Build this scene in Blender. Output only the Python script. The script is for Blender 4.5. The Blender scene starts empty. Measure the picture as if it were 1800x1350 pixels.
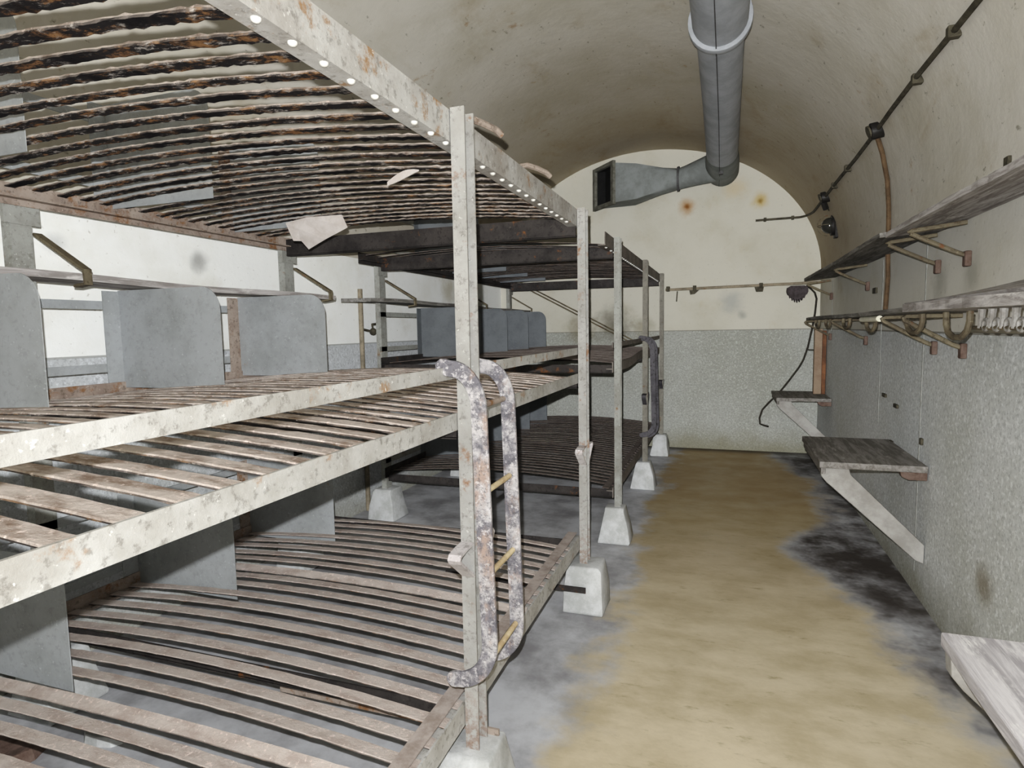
import bpy, bmesh, math, random
from mathutils import Vector, Matrix
random.seed(7)
S = bpy.context.scene
COL = S.collection
PI = math.pi

# ------------------------------------------------------------------ helpers
def lin(r, g, b):
    f = lambda c: (c / 12.92 if c <= .04045 else ((c + .055) / 1.055) ** 2.4)
    return (f(r / 255), f(g / 255), f(b / 255), 1)

class MB:
    """collects pieces of one mesh (world coordinates)"""
    def __init__(s): s.v = []; s.f = []
    def add(s, v, f):
        n = len(s.v); s.v += [Vector(p) for p in v]; s.f += [[i + n for i in q] for q in f]; return s
    def box(s, x0, x1, y0, y1, z0, z1):
        v = [(x, y, z) for x in (x0, x1) for y in (y0, y1) for z in (z0, z1)]
        return s.add(v, [(0, 1, 3, 2), (4, 6, 7, 5), (0, 4, 5, 1), (2, 3, 7, 6), (0, 2, 6, 4), (1, 5, 7, 3)])
    def prism(s, poly, axis, a, b):
        """poly: 2-D outline; axis 'X','Y','Z': extrusion axis from a to b"""
        def p(q, t):
            return {'X': (t, q[0], q[1]), 'Y': (q[0], t, q[1]), 'Z': (q[0], q[1], t)}[axis]
        n = len(poly)
        v = [p(q, a) for q in poly] + [p(q, b) for q in poly]
        f = [list(range(n))[::-1], list(range(n, 2 * n))]
        f += [(i, (i + 1) % n, n + (i + 1) % n, n + i) for i in range(n)]
        return s.add(v, f)
    def loft(s, rings, cap=True, closed=True):
        n = len(rings[0]); v = [q for r in rings for q in r]; f = []
        for k in range(len(rings) - 1):
            for i in range(n if closed else n - 1):
                j = (i + 1) % n
                f.append((k * n + i, k * n + j, (k + 1) * n + j, (k + 1) * n + i))
        if cap:
            f.append(list(range(n))[::-1]); f.append([(len(rings) - 1) * n + i for i in range(n)])
        return s.add(v, f)
    def tube(s, pts, r, n=10, cap=True):
        pts = [Vector(p) for p in pts]
        rr = r if isinstance(r, (list, tuple)) else [r] * len(pts)
        rings = []; up = None
        for i, p in enumerate(pts):
            t = (pts[min(i + 1, len(pts) - 1)] - pts[max(i - 1, 0)]).normalized()
            if up is None:
                up = Vector((0, 0, 1)) if abs(t.z) < .9 else Vector((1, 0, 0))
            a = t.cross(up).normalized(); up = a.cross(t).normalized()
            rings.append([p + (a * math.cos(2 * PI * k / n) + up * math.sin(2 * PI * k / n)) * rr[i] for k in range(n)])
        return s.loft(rings, cap)
    def sphere(s, c, r, sc=(1, 1, 1), nu=14, nv=8):
        v = [(c[0], c[1], c[2] - r * sc[2])]
        for j in range(1, nv):
            a = -PI / 2 + PI * j / nv
            for i in range(nu):
                b = 2 * PI * i / nu
                v.append((c[0] + r * sc[0] * math.cos(a) * math.cos(b), c[1] + r * sc[1] * math.cos(a) * math.sin(b), c[2] + r * sc[2] * math.sin(a)))
        v.append((c[0], c[1], c[2] + r * sc[2])); f = []
        for i in range(nu):
            j = (i + 1) % nu
            f.append((0, 1 + j, 1 + i)); f.append((len(v) - 1, 1 + (nv - 2) * nu + i, 1 + (nv - 2) * nu + j))
            for k in range(nv - 2):
                f.append((1 + k * nu + i, 1 + k * nu + j, 1 + (k + 1) * nu + j, 1 + (k + 1) * nu + i))
        return s.add(v, f)
    def mesh(s, name, m, off=(0, 0, 0), bevel=0, smooth=False):
        me = bpy.data.meshes.new(name)
        o = Vector(off)
        me.from_pydata([p - o for p in s.v], [], s.f); me.update()
        bm = bmesh.new(); bm.from_mesh(me)
        bmesh.ops.recalc_face_normals(bm, faces=bm.faces)
        if bevel:
            es = [e for e in bm.edges if len(e.link_faces) == 2 and e.calc_face_angle(0) > .6]
            bmesh.ops.bevel(bm, geom=es, offset=bevel, segments=2, affect='EDGES', profile=.5)
        bm.to_mesh(me); bm.free()
        if smooth:
            for p in me.polygons: p.use_smooth = True
            try: me.set_sharp_from_angle(angle=math.radians(40))
            except Exception: pass
        me.materials.append(m)
        return me

def wloc(o):
    l = Vector(o.location)
    while o.parent: o = o.parent; l = l + Vector(o.location)
    return l

def link(name, me, parent=None, loc=None):
    o = bpy.data.objects.new(name, me); COL.objects.link(o)
    if parent: o.parent = parent
    if loc is not None: o.location = loc
    return o

def part(name, mb, m, parent, bevel=0, smooth=False):
    return link(name, mb.mesh(name, m, wloc(parent), bevel, smooth), parent)

def tag(o, label=None, cat=None, group=None, kind=None):
    for k, v in (('label', label), ('category', cat), ('group', group), ('kind', kind)):
        if v: o[k] = v
    return o

def empty(name, loc, label, cat, group=None):
    o = bpy.data.objects.new(name, None); COL.objects.link(o); o.location = loc; o.empty_display_size = .1
    return tag(o, label, cat, group)

def single(name, mb, m, base, label, cat, group=None, bevel=0, smooth=False):
    return tag(link(name, mb.mesh(name, m, base, bevel, smooth), None, base), label, cat, group)

def struct(name, mb, m, label, smooth=False):
    o = link(name, mb.mesh(name, m, (0, 0, 0), 0, smooth)); o['kind'] = 'structure'; o['label'] = label; o['category'] = name.split('_')[0]
    return o

# ------------------------------------------------------------------ materials
class NT:
    def __init__(s, name, rough=.8, metal=0.0, spec=.3):
        s.m = bpy.data.materials.new(name); s.m.use_nodes = True
        s.t = s.m.node_tree; s.n = s.t.nodes; s.l = s.t.links
        s.b = s.n['Principled BSDF']
        s.b.inputs['Roughness'].default_value = rough; s.b.inputs['Metallic'].default_value = metal
        s.b.inputs['Specular IOR Level'].default_value = spec
        tc = s.n.new('ShaderNodeTexCoord'); s.obj = tc.outputs['Object']
        s.geo = s.n.new('ShaderNodeNewGeometry'); s.pos = s.geo.outputs['Position']
    def put(s, sock, v):
        if hasattr(v, 'is_linked') or isinstance(v, bpy.types.NodeSocket): s.l.new(v, sock)
        else: sock.default_value = v
    def jitter(s):
        oi = s.n.new('ShaderNodeObjectInfo')
        mu = s.math('MULTIPLY', oi.outputs['Random'], 53.0)
        va = s.n.new('ShaderNodeVectorMath'); va.operation = 'ADD'
        s.l.new(s.obj, va.inputs[0]); s.l.new(mu, va.inputs[1]); s.obj = va.outputs[0]
        return oi.outputs['Random']
    def scale(s, vec, sc):
        mp = s.n.new('ShaderNodeMapping'); mp.inputs['Scale'].default_value = sc
        s.l.new(vec, mp.inputs['Vector']); return mp.outputs[0]
    def noise(s, sc, detail=4, rough=.6, vec=None, dist=0):
        n = s.n.new('ShaderNodeTexNoise'); n.inputs['Scale'].default_value = sc
        n.inputs['Detail'].default_value = detail; n.inputs['Roughness'].default_value = rough
        n.inputs['Distortion'].default_value = dist
        s.l.new(vec or s.obj, n.inputs['Vector']); return n.outputs['Fac']
    def ramp(s, f, a, b):
        n = s.n.new('ShaderNodeMapRange'); n.interpolation_type = 'SMOOTHSTEP'
        s.put(n.inputs['Value'], f); s.put(n.inputs['From Min'], a); s.put(n.inputs['From Max'], b); return n.outputs[0]
    def math(s, op, a, b=0.0, c=None):
        n = s.n.new('ShaderNodeMath'); n.operation = op
        s.put(n.inputs[0], a); s.put(n.inputs[1], b)
        if c is not None: s.put(n.inputs[2], c)
        return n.outputs[0]
    def mix(s, f, a, b, mode='MIX'):
        n = s.n.new('ShaderNodeMix'); n.data_type = 'RGBA'; n.blend_type = mode
        s.put(n.inputs[0], f); s.put(n.inputs[6], a); s.put(n.inputs[7], b); return n.outputs[2]
    def xyz(s, v):
        n = s.n.new('ShaderNodeSeparateXYZ'); s.l.new(v, n.inputs[0]); return n.outputs
    def spot(s, c, r):
        n = s.n.new('ShaderNodeVectorMath'); n.operation = 'DISTANCE'
        s.l.new(s.pos, n.inputs[0]); n.inputs[1].default_value = c
        d = s.math('ADD', n.outputs['Value'], s.math('MULTIPLY', s.math('SUBTRACT', s.noise(9, 4, .6, s.pos), .5), r * .9))
        return s.ramp(d, r, 0.0)
    def bump(s, h, st=.3, dist=.01):
        n = s.n.new('ShaderNodeBump'); n.inputs['Strength'].default_value = st; n.inputs['Distance'].default_value = dist
        s.put(n.inputs['Height'], h); s.l.new(n.outputs[0], s.b.inputs['Normal'])
    def out(s, c): s.put(s.b.inputs['Base Color'], c); return s.m

def m_paint(name, base, dark, rust, amt=.5, wear=.5, bump=.35, foot=0):
    """old grey paint over steel: blotches, rust bleeding through"""
    t = NT(name, .7, 0, .3); t.jitter()
    c = t.mix(t.ramp(t.noise(6, 5, .65), .35, .7), base, dark)
    c = t.mix(t.math('MULTIPLY', t.ramp(t.noise(45, 4, .7), .52, .66), wear), c, (dark[0] * .45, dark[1] * .43, dark[2] * .4, 1))
    c = t.mix(t.ramp(t.noise(9, 6, .72), .74 - amt * .3, .86 - amt * .3), c, rust)
    c = t.mix(t.ramp(t.noise(70, 3, .7), .62, .72), c, (min(1, base[0] * 1.25), min(1, base[1] * 1.25), min(1, base[2] * 1.25), 1))
    if foot:
        z = t.xyz(t.pos)[2]
        k = t.ramp(t.math('ADD', z, t.math('MULTIPLY', t.noise(16, 5, .7), .5)), .78, .45)
        c = t.mix(t.math('MULTIPLY', k, .75), c, t.mix(t.ramp(t.noise(60, 4, .7), .4, .6), (rust[0] * .9, rust[1], rust[2] * 1.2, 1), base))
    t.bump(t.noise(90, 5, .7), bump, .004)
    return t.out(c)

def m_corroded(name, pale, dark, pink):
    t = NT(name, .75, 0, .3); t.jitter()
    c = t.mix(t.ramp(t.noise(13, 6, .7), .42, .58), pale, dark)
    c = t.mix(t.ramp(t.noise(11, 6, .72, t.scale(t.obj, (1, 1, .6))), .5, .66), c, pink)
    c = t.mix(t.math('MULTIPLY', t.ramp(t.noise(75, 4, .75), .5, .62), .6), c, (dark[0] * .5, dark[1] * .5, dark[2] * .5, 1))
    c = t.mix(t.math('MULTIPLY', t.ramp(t.noise(64, 4, .75), .54, .64), .7), c, (min(1, pale[0] * 1.3), min(1, pale[1] * 1.3), min(1, pale[2] * 1.3), 1))
    t.bump(t.noise(90, 5, .75), .6, .005)
    return t.out(c)

def m_slat(name, top, under, orange, pale, grit):
    """rusted flat bar: dust on the faces that look up, dark flaking rust below"""
    t = NT(name, .85, 0, .2); t.jitter()
    st = t.scale(t.obj, (1, 2.2, 2.2))
    u = t.mix(t.ramp(t.noise(14, 6, .75, st), .5, .64), under, orange)
    u = t.mix(t.ramp(t.noise(22, 6, .75, st), .53, .68), u, pale)
    u = t.mix(t.ramp(t.noise(5, 3, .6), .48, .62), u, (under[0] * .4, under[1] * .4, under[2] * .45, 1))
    tp = t.mix(t.ramp(t.noise(10, 6, .7, st), .4, .68), top, grit)
    tp = t.mix(t.ramp(t.noise(60, 4, .7), .55, .7), tp, (min(1, top[0] * 1.35), min(1, top[1] * 1.3), min(1, top[2] * 1.3), 1))
    nz = t.xyz(t.geo.outputs['True Normal'])[2]
    c = t.mix(t.ramp(nz, -.45, .15), u, tp)
    t.bump(t.noise(110, 5, .75), .7, .006)
    return t.out(c)

def m_plain(name, col, col2, sc=8, rough=.8, bump=.2, metal=0.0, bs=60):
    t = NT(name, rough, metal, .3); t.jitter()
    t.bump(t.noise(bs, 4, .65), bump, .005)
    return t.out(t.mix(t.ramp(t.noise(sc, 6, .7), .35, .66), col, col2))

def m_wood(name, a, b, c3):
    t = NT(name, .9, 0, .1); t.jitter()
    v = t.scale(t.obj, (14, 1.3, 14))
    c = t.mix(t.ramp(t.noise(2.2, 6, .7, v, .6), .38, .62), a, b)
    c = t.mix(t.ramp(t.noise(3.2, 5, .75, t.scale(t.obj, (6, 1.5, 6))), .53, .7), c, c3)
    t.bump(t.noise(3, 6, .7, v), .5, .006)
    return t.out(c)

CREAM = lin(226, 221, 200)
def wall_nodes(t, dado, cream, lower, stain_amt=.4, brown=lin(168, 148, 112)):
    z = t.xyz(t.pos)[2]
    up = t.mix(t.ramp(t.noise(1.3, 5, .65, t.pos), .42, .75), cream, (cream[0] * .88, cream[1] * .87, cream[2] * .83, 1))
    up = t.mix(t.math('MULTIPLY', t.ramp(t.noise(2.6, 6, .7, t.pos, .4), .55, .78), stain_amt), up, brown)
    up = t.mix(t.math('MULTIPLY', t.ramp(t.noise(38, 3, .6, t.pos), .64, .74), .35), up, lin(135, 128, 112))
    g = t.mix(t.ramp(t.noise(1.1, 4, .6, t.pos), .35, .7), lower, (lower[0] * .84, lower[1] * .84, lower[2] * .8, 1))
    grain = t.noise(58, 3, .75, t.pos)
    g = t.mix(t.math('MULTIPLY', t.ramp(grain, .46, .68), .6), g, (lower[0] * .5, lower[1] * .5, lower[2] * .5, 1))
    g = t.mix(t.math('MULTIPLY', t.ramp(t.noise(49, 3, .7, t.pos), .5, .68), .55), g, (min(1, lower[0] * 1.4), min(1, lower[1] * 1.4), min(1, lower[2] * 1.4), 1))
    # dirty olive foot of the wall
    foot = t.ramp(t.math('ADD', z, t.math('MULTIPLY', t.noise(3, 5, .6, t.pos), .35)), .5, .12)
    g = t.mix(t.math('MULTIPLY', foot, .6), g, lin(118, 112, 84))
    zz = t.math('SUBTRACT', z, dado)
    c = t.mix(t.ramp(zz, -.002, .002), g, up)
    line = t.math('LESS_THAN', t.math('ABSOLUTE', t.math('SUBTRACT', zz, .004)), .005)
    c = t.mix(t.math('MULTIPLY', line, .55), c, lin(70, 70, 66))
    t.bump(t.math('ADD', t.math('MULTIPLY', grain, .35), t.noise(14, 4, .6, t.pos)), .18, .008)
    return c

def m_wall(name, dado, cream, lower, spots=(), stain=.4):
    t = NT(name, .92, 0, .15)
    c = wall_nodes(t, dado, cream, lower, stain)
    for (p, r, col, k) in spots:
        c = t.mix(t.math('MULTIPLY', t.spot(p, r), k), c, col)
    return t.out(c)

def m_vault():
    t = NT('vault_plaster', .92, 0, .15)
    z = t.xyz(t.pos)[2]
    base = t.mix(t.ramp(t.noise(1.2, 5, .6, t.pos), .35, .72), lin(203, 199, 190), lin(186, 181, 168))
    v = t.scale(t.pos, (1, .5, 1))
    c = t.mix(t.math('MULTIPLY', t.ramp(t.noise(2.0, 6, .68, v, .5), .52, .76), .55), base, lin(156, 140, 110))
    c = t.mix(t.math('MULTIPLY', t.ramp(t.noise(5.5, 5, .7, t.pos), .62, .76), .62), c, lin(152, 120, 82))
    c = t.mix(t.math('MULTIPLY', t.ramp(t.noise(24, 4, .65, v), .63, .72), .55), c, lin(96, 92, 74))
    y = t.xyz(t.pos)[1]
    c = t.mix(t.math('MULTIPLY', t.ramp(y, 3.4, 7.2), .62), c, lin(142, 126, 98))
    t.bump(t.noise(12, 5, .6, t.pos), .25, .012)
    return t.out(c)

def m_floor():
    t = NT('wet_stained_concrete', .55, 0, .35)
    x, y, z = t.xyz(t.pos)
    w = t.math('MULTIPLY', t.math('SUBTRACT', t.noise(1.5, 5, .62, t.pos), .5), .9)
    w2 = t.math('MULTIPLY', t.math('SUBTRACT', t.noise(5, 4, .6, t.pos), .5), .22)
    xl = t.math('ADD', t.math('ADD', x, w), w2)
    left = t.ramp(xl, .08, .28)
    # right edge wanders inwards around y = 4.2 and near the far table
    bulge = t.math('MULTIPLY', t.ramp(t.math('ABSOLUTE', t.math('SUBTRACT', y, 4.35)), .95, .1), .42)
    xr = t.math('ADD', t.math('ADD', xl, bulge), t.math('MULTIPLY', t.ramp(y, 6.0, 7.5), .3))
    right = t.ramp(xr, 1.62, 1.4)
    msk = t.math('MULTIPLY', left, right)
    grey = t.mix(t.ramp(t.noise(2.6, 6, .65, t.pos), .35, .68), lin(196, 197, 200), lin(146, 145, 147))
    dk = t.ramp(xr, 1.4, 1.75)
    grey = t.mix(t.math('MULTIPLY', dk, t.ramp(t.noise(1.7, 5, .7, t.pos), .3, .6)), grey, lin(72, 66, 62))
    och = t.mix(t.ramp(t.noise(2.2, 6, .68, t.scale(t.pos, (1, 1.6, 1))), .33, .68), lin(206, 194, 170), lin(180, 167, 140))
    och = t.mix(t.math('MULTIPLY', t.ramp(t.noise(9, 6, .7, t.scale(t.pos, (.8, 2, 1))), .56, .74), .55), och, lin(122, 110, 72))
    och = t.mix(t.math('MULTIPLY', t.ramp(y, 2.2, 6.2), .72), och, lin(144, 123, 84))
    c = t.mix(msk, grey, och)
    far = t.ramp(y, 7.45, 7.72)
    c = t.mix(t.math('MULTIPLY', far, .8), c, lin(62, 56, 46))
    r = t.ramp(t.noise(2.4, 5, .6, t.pos), .3, .7)
    t.put(t.b.inputs['Roughness'], t.math('ADD', t.math('MULTIPLY', r, .35), .42))
    t.bump(t.noise(20, 5, .6, t.pos), .12, .01)
    return t.out(c)

M = {}
RUST = lin(150, 98, 52)
M['post'] = m_paint('grey_green_post_paint', lin(168, 167, 164), lin(150, 148, 143), lin(142, 112, 90), .6, .5, .35, 1)
M['rail'] = m_paint('pale_rail_paint', lin(186, 185, 182), lin(160, 157, 151), lin(156, 128, 102), .55, .55)
M['toprail'] = m_paint('blotched_top_rail', lin(192, 191, 188), lin(162, 157, 151), lin(158, 126, 94), .62, .5)
M['backrail'] = m_paint('rusty_back_rail', lin(166, 154, 144), lin(136, 122, 112), lin(132, 98, 70), .7, .6)
M['darkbar'] = m_paint('dark_cross_bar', lin(72, 68, 66), lin(50, 47, 46), lin(120, 82, 48), .5, .5)
M['panel'] = m_paint('grey_blue_panel', lin(162, 165, 167), lin(148, 151, 151), lin(148, 124, 98), .28, .18, .08)
M['post2'] = m_paint('darkened_post_paint', lin(160, 161, 156), lin(136, 135, 129), lin(128, 98, 70), .5, .4)  # darker post copy: flash falloff on the far bed put into its colour
M['post3'] = m_paint('shaded_post_paint', lin(136, 133, 124), lin(114, 110, 102), lin(112, 88, 66), .5, .4)  # two farthest posts, darkened further for the light lost with distance
M['rail2'] = m_paint('darkened_rail_paint', lin(132, 126, 120), lin(104, 98, 93), lin(110, 84, 62), .5, .5)  # far rails, darkened to carry the flash falloff
M['panel2'] = m_paint('darkened_grey_panel', lin(112, 116, 119), lin(101, 104, 107), lin(108, 96, 84), .15, .15, .08)  # far dividers, darkened in place of fading light
M['slat'] = m_slat('rusted_dusty_slat', lin(192, 182, 175), lin(58, 54, 54), lin(134, 104, 76), lin(190, 184, 178), lin(172, 158, 150))
M['slatm'] = m_slat('lightened_dusty_slat', lin(200, 190, 183), lin(66, 61, 60), lin(140, 110, 82), lin(214, 206, 200), lin(140, 123, 111))  # middle-tier copy, tops lightened for flash thrown back off the grit
M['slatt'] = m_slat('black_flaking_slat', lin(182, 172, 164), lin(50, 47, 48), lin(150, 116, 84), lin(206, 200, 194), lin(124, 110, 100))
M['slat2'] = m_slat('rusted_darkened_slat', lin(126, 119, 115), lin(46, 42, 41), lin(88, 72, 56), lin(116, 108, 102), lin(104, 94, 88))  # far slats toned down, standing in for weaker flash there
M['rivet'] = m_plain('bright_rivet_steel', lin(236, 236, 232), lin(214, 212, 206), 20, .45, .1)
M['ladder'] = m_corroded('blue_grey_corroded_steel', lin(180, 177, 178), lin(116, 114, 120), lin(162, 144, 134))
M['strap'] = m_paint('pale_strap_steel', lin(214, 210, 210), lin(184, 178, 178), lin(150, 124, 106), .5, .5)
M['cover'] = m_plain('dusty_cover_strip', lin(178, 168, 162), lin(148, 136, 128), 12)
M['brace'] = m_plain('grey_painted_brace', lin(168, 166, 162), lin(142, 139, 134), 5, .85, .3)
M['duct2'] = m_plain('dull_duct_sheet', lin(132, 136, 135), lin(114, 117, 115), 5, .7, .12)
M['ladder2'] = m_paint('darkened_corroded_steel', lin(96, 94, 98), lin(72, 70, 74), lin(96, 78, 66), .4, .8, .5)  # far ladder and latches, darkened as if the flash hardly reaches them
M['rung'] = m_plain('straw_yellow_rung', lin(214, 200, 166), lin(178, 156, 124), 14)
M['block'] = m_plain('whitewashed_concrete', lin(198, 199, 199), lin(172, 173, 171), 9, .95, .5, 0, 40)
M['duct'] = m_plain('galvanised_duct', lin(172, 175, 180), lin(152, 155, 159), 5, .6, .12)
M['dark'] = m_plain('dark_inside', lin(26, 26, 26), lin(16, 16, 15), 8)
M['seam'] = m_plain('dark_seam', lin(100, 100, 102), lin(80, 79, 78), 12)
M['frame'] = m_plain('worn_duct_frame', lin(120, 120, 112), lin(92, 90, 82), 12)
M['wood'] = m_wood('weathered_grey_plank', lin(186, 182, 180), lin(140, 135, 132), lin(206, 203, 200))
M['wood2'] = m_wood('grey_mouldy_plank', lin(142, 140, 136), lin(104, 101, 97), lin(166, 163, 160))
M['table'] = m_wood('whitish_table_board', lin(206, 203, 204), lin(164, 160, 162), lin(224, 222, 220))
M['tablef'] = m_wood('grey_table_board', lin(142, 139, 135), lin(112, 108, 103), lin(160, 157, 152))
M['tube'] = m_paint('olive_steel_tube', lin(122, 114, 96), lin(92, 84, 72), lin(120, 78, 52), .5, .6)
M['foot'] = m_plain('red_rust_foot', lin(118, 102, 94), lin(94, 78, 70), 16, .9, .6)
M['conduit'] = m_plain('dark_conduit', lin(94, 90, 78), lin(64, 60, 50), 14, .8, .4)
M['drop'] = m_plain('brown_rusty_pipe', lin(110, 92, 72), lin(84, 70, 54), 12, .85, .5)
M['black'] = m_plain('black_enamel', lin(48, 46, 44), lin(34, 32, 30), 10, .5)
M['cable'] = m_plain('black_cable', lin(62, 58, 50), lin(44, 40, 34), 20, .7)
M['spike'] = m_plain('purple_brown_rust', lin(84, 78, 80), lin(66, 60, 60), 22, .9, .7)
M['greypipe'] = m_paint('grey_wall_pipe', lin(150, 140, 122), lin(120, 112, 98), lin(110, 84, 60), .4, .4)
M['rustbox'] = m_plain('orange_rust_sheet', lin(136, 98, 72), lin(98, 74, 58), 6, .9, .5)
M['rustpale'] = m_plain('beige_rust_sheet', lin(150, 134, 116), lin(132, 112, 96), 6, .9, .3)
M['paper'] = m_plain('pale_pink_scrap', lin(200, 194, 190), lin(184, 176, 170), 10, .85, .2)
M['strip'] = m_plain('wall_strip_paint', lin(166, 167, 163), lin(140, 140, 134), 10)
M['white'] = m_plain('white_tube_paint', lin(224, 222, 206), lin(206, 202, 184), 12, .6)
M['ring'] = m_plain('pale_corroded_peg', lin(170, 168, 164), lin(128, 124, 118), 18, .7, .4)
M['gutter'] = m_plain('damp_dark_concrete', lin(122, 118, 110), lin(86, 82, 76), 5, .6, .5)
t_ = NT('smoked_lamp_glass', .08, 0, .6); M['glass'] = t_.out(lin(58, 58, 54))

# ------------------------------------------------------------------ layout numbers (metres)
XR, XL, YE, YB = 1.728, -2.133, 7.74, -1.7
HB, W = 1.5137, 1.8213
YA = [1.5765 - HB, 1.5765, 1.5765 + HB]           # posts of the near bed
YF = [4.1705, 5.6842, 7.1979]                      # posts of the far bed
CX, RA, RB, ZS = (XR + XL) / 2, (XR - XL) / 2, 1.53, 2.1

# ------------------------------------------------------------------ the room
LOW = lin(178, 179, 178)
m_end = m_wall('end_wall_paint', 1.4424, lin(191, 188, 177), lin(165, 166, 161), [
    ((.262, YE, 2.925), .14, lin(160, 118, 66), .75), ((.262, YE, 2.925), .05, lin(124, 82, 40), .9),
    ((1.075, YE, 2.925), .13, lin(176, 150, 84), .75), ((1.075, YE, 2.925), .04, lin(130, 104, 50), .8),
    ((.8, YE, 3.1), .2, lin(186, 160, 110), .35),
    ((.78, YE, 1.78), .2, lin(150, 152, 150), .55), ((.9, YE, 1.62), .07, lin(120, 122, 120), .5),
    ((-.62, YE, 1.52), .36, lin(108, 104, 92), .85), ((-1.05, YE, 1.5), .28, lin(116, 108, 86), .7), ((-.25, YE, 1.5), .2, lin(130, 124, 104), .6)], .25)
m_right = m_wall('right_wall_paint', 1.4424, lin(205, 202, 193), lin(202, 204, 204), [
    ((XR, 2.9, .42), .14, lin(110, 96, 66), .6), ((XR, 4.25, 2.5), .5, lin(196, 168, 104), .45),
    ((XR, 3.2, 1.72), .14, lin(140, 138, 126), .5), ((XR, 3.62, 1.7), .16, lin(136, 134, 122), .5)], .35)
m_left = m_wall('left_wall_paint', 1.4009, lin(246, 247, 245), lin(200, 203, 206), [
    ((XL, 2.75, 1.92), .09, lin(150, 150, 148), .7), ((XL, 1.95, 1.92), .07, lin(170, 172, 172), .5),
    ((XL, 6.1, 1.95), .3, lin(170, 160, 130), .6)], .15)

def grid(fn, nu, nv):
    v = [fn(i / nu, j / nv) for j in range(nv + 1) for i in range(nu + 1)]
    f = [(j * (nu + 1) + i, j * (nu + 1) + i + 1, (j + 1) * (nu + 1) + i + 1, (j + 1) * (nu + 1) + i) for j in range(nv) for i in range(nu)]
    return MB().add(v, f)

struct('floor', MB().box(XL - .1, XR + .1, YB - .1, YE + .1, -.1, 0), m_floor(), 'ochre stained wet concrete floor with grey edges')
struct('wall_right', MB().box(XR, XR + .1, YB, YE, 0, ZS), m_right, 'right wall, cream above and speckled grey below')
struct('wall_left', MB().box(XL - .1, XL, YB, YE, 0, ZS), m_left, 'left wall behind the bunks, white above and speckled grey below')
def endwall(y, th):
    n = 64
    poly = [(XL - .1, 0), (XR + .1, 0)] + [(CX + (RA + .1) * math.cos(PI * k / n), ZS + (RB + .1) * math.sin(PI * k / n)) for k in range(n + 1)]
    return MB().prism(poly, 'Y', y, y + th)
struct('wall_end', endwall(YE, .1), m_end, 'arched end wall, cream above and speckled grey below')
struct('wall_rear', endwall(YB - .1, .1), m_wall('rear_wall_paint', 1.44, CREAM, LOW), 'arched wall behind the viewpoint')
n = 72
inner = [(CX + RA * math.cos(PI * k / n), ZS + RB * math.sin(PI * k / n)) for k in range(n + 1)]
outer = [(CX + (RA + .1) * math.cos(PI * k / n), ZS + (RB + .1) * math.sin(PI * k / n)) for k in range(n, -1, -1)]
vb = MB()
rings = []
for y in [YB + (YE - YB) * k / 20 for k in range(21)]:
    rings.append([(p[0], y, p[1]) for p in inner + outer])
vb.loft(rings, True)
struct('ceiling', vb, m_vault(), 'barrel vaulted plaster ceiling with brown stains', True)
# ------------------------------------------------------------------ bunk beds
def channel(mb, x, y, z0, z1, w=.042, d=.069, s=1, t=.005):
    """U channel: web at x, flanges run w along s*X, total depth d along Y"""
    a, b = x, x + s * w
    po = [(a, y), (b, y), (b, y + t), (a + s * t, y + t), (a + s * t, y + d - t), (b, y + d - t), (b, y + d), (a, y + d)]
    return mb.prism(po, 'Z', z0, z1)

TIERS = [dict(z=.377, lip=(.32, .392)), dict(z=1.252, lip=(1.2146, 1.2644)), dict(z=2.033, lip=(2.018, 2.103))]
PITCH = .0905

def slat_mesh(m, seed, arch, rough=1.0, rise=0.0, hw=.0195):
    rnd = random.Random(seed); nn = 100 if rough > 1 else 56; rings = []
    for k in range(nn + 1):
        t = k / nn; x = -.016 - t * (W - .036)
        z = arch * 4 * t * (1 - t) + rise * t + rnd.gauss(0, .0004) * rough
        a = -hw + rnd.gauss(0, .0007) * rough; b = hw + rnd.gauss(0, .0007) * rough; th = .003 + abs(rnd.gauss(0, .0007)) * rough
        tw = rnd.gauss(0, .0005) * rough
        rings.append([(x, a, z - th + tw), (x, b, z - th - tw), (x, b + .001, z), (x, b, z + th - tw), (x, a, z + th + tw), (x, a - .001, z)])
    return MB().loft(rings).mesh('slat', m)

def divider(mb, y, zb, zt, xf):
    r = .095; x0 = -W + .004
    prof = [(x0, zb), (xf, zb), (xf, zt - r)] + [(xf - r + r * math.cos(a), zt - r + r * math.sin(a)) for a in [PI / 2 * k / 8 for k in range(1, 9)]] + [(x0, zt)]
    mb.prism(prof, 'Y', y, y + .003)
    return mb

def bar_profile(path, half):
    """flat outline of constant width around a 2-D path"""
    L, R = [], []
    for i, p in enumerate(path):
        a = Vector(path[max(i - 1, 0)]); b = Vector(path[min(i + 1, len(path) - 1)])
        t = (b - a).normalized(); nrm = Vector((-t.y, t.x)); q = Vector(p)
        L.append(q + nrm * half); R.append(q - nrm * half)
    def cap(c, d0, sgn):
        return [Vector(c) + half * Vector((math.cos(d0 + sgn * PI * k / 6), math.sin(d0 + sgn * PI * k / 6))) for k in range(1, 6)]
    t1 = (Vector(path[-1]) - Vector(path[-2])).normalized(); t0 = (Vector(path[0]) - Vector(path[1])).normalized()
    e1 = cap(path[-1], math.atan2(t1.x, -t1.y), -1)
    e0 = cap(path[0], math.atan2(t0.x, -t0.y), -1)
    return [tuple(p) for p in L + e1 + R[::-1] + e0]

def strip(mb, prof, y0, y1):
    """prism built from an outline made by bar_profile: quads between the two sides"""
    return mb.prism(prof, 'Y', y0, y1)

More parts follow.
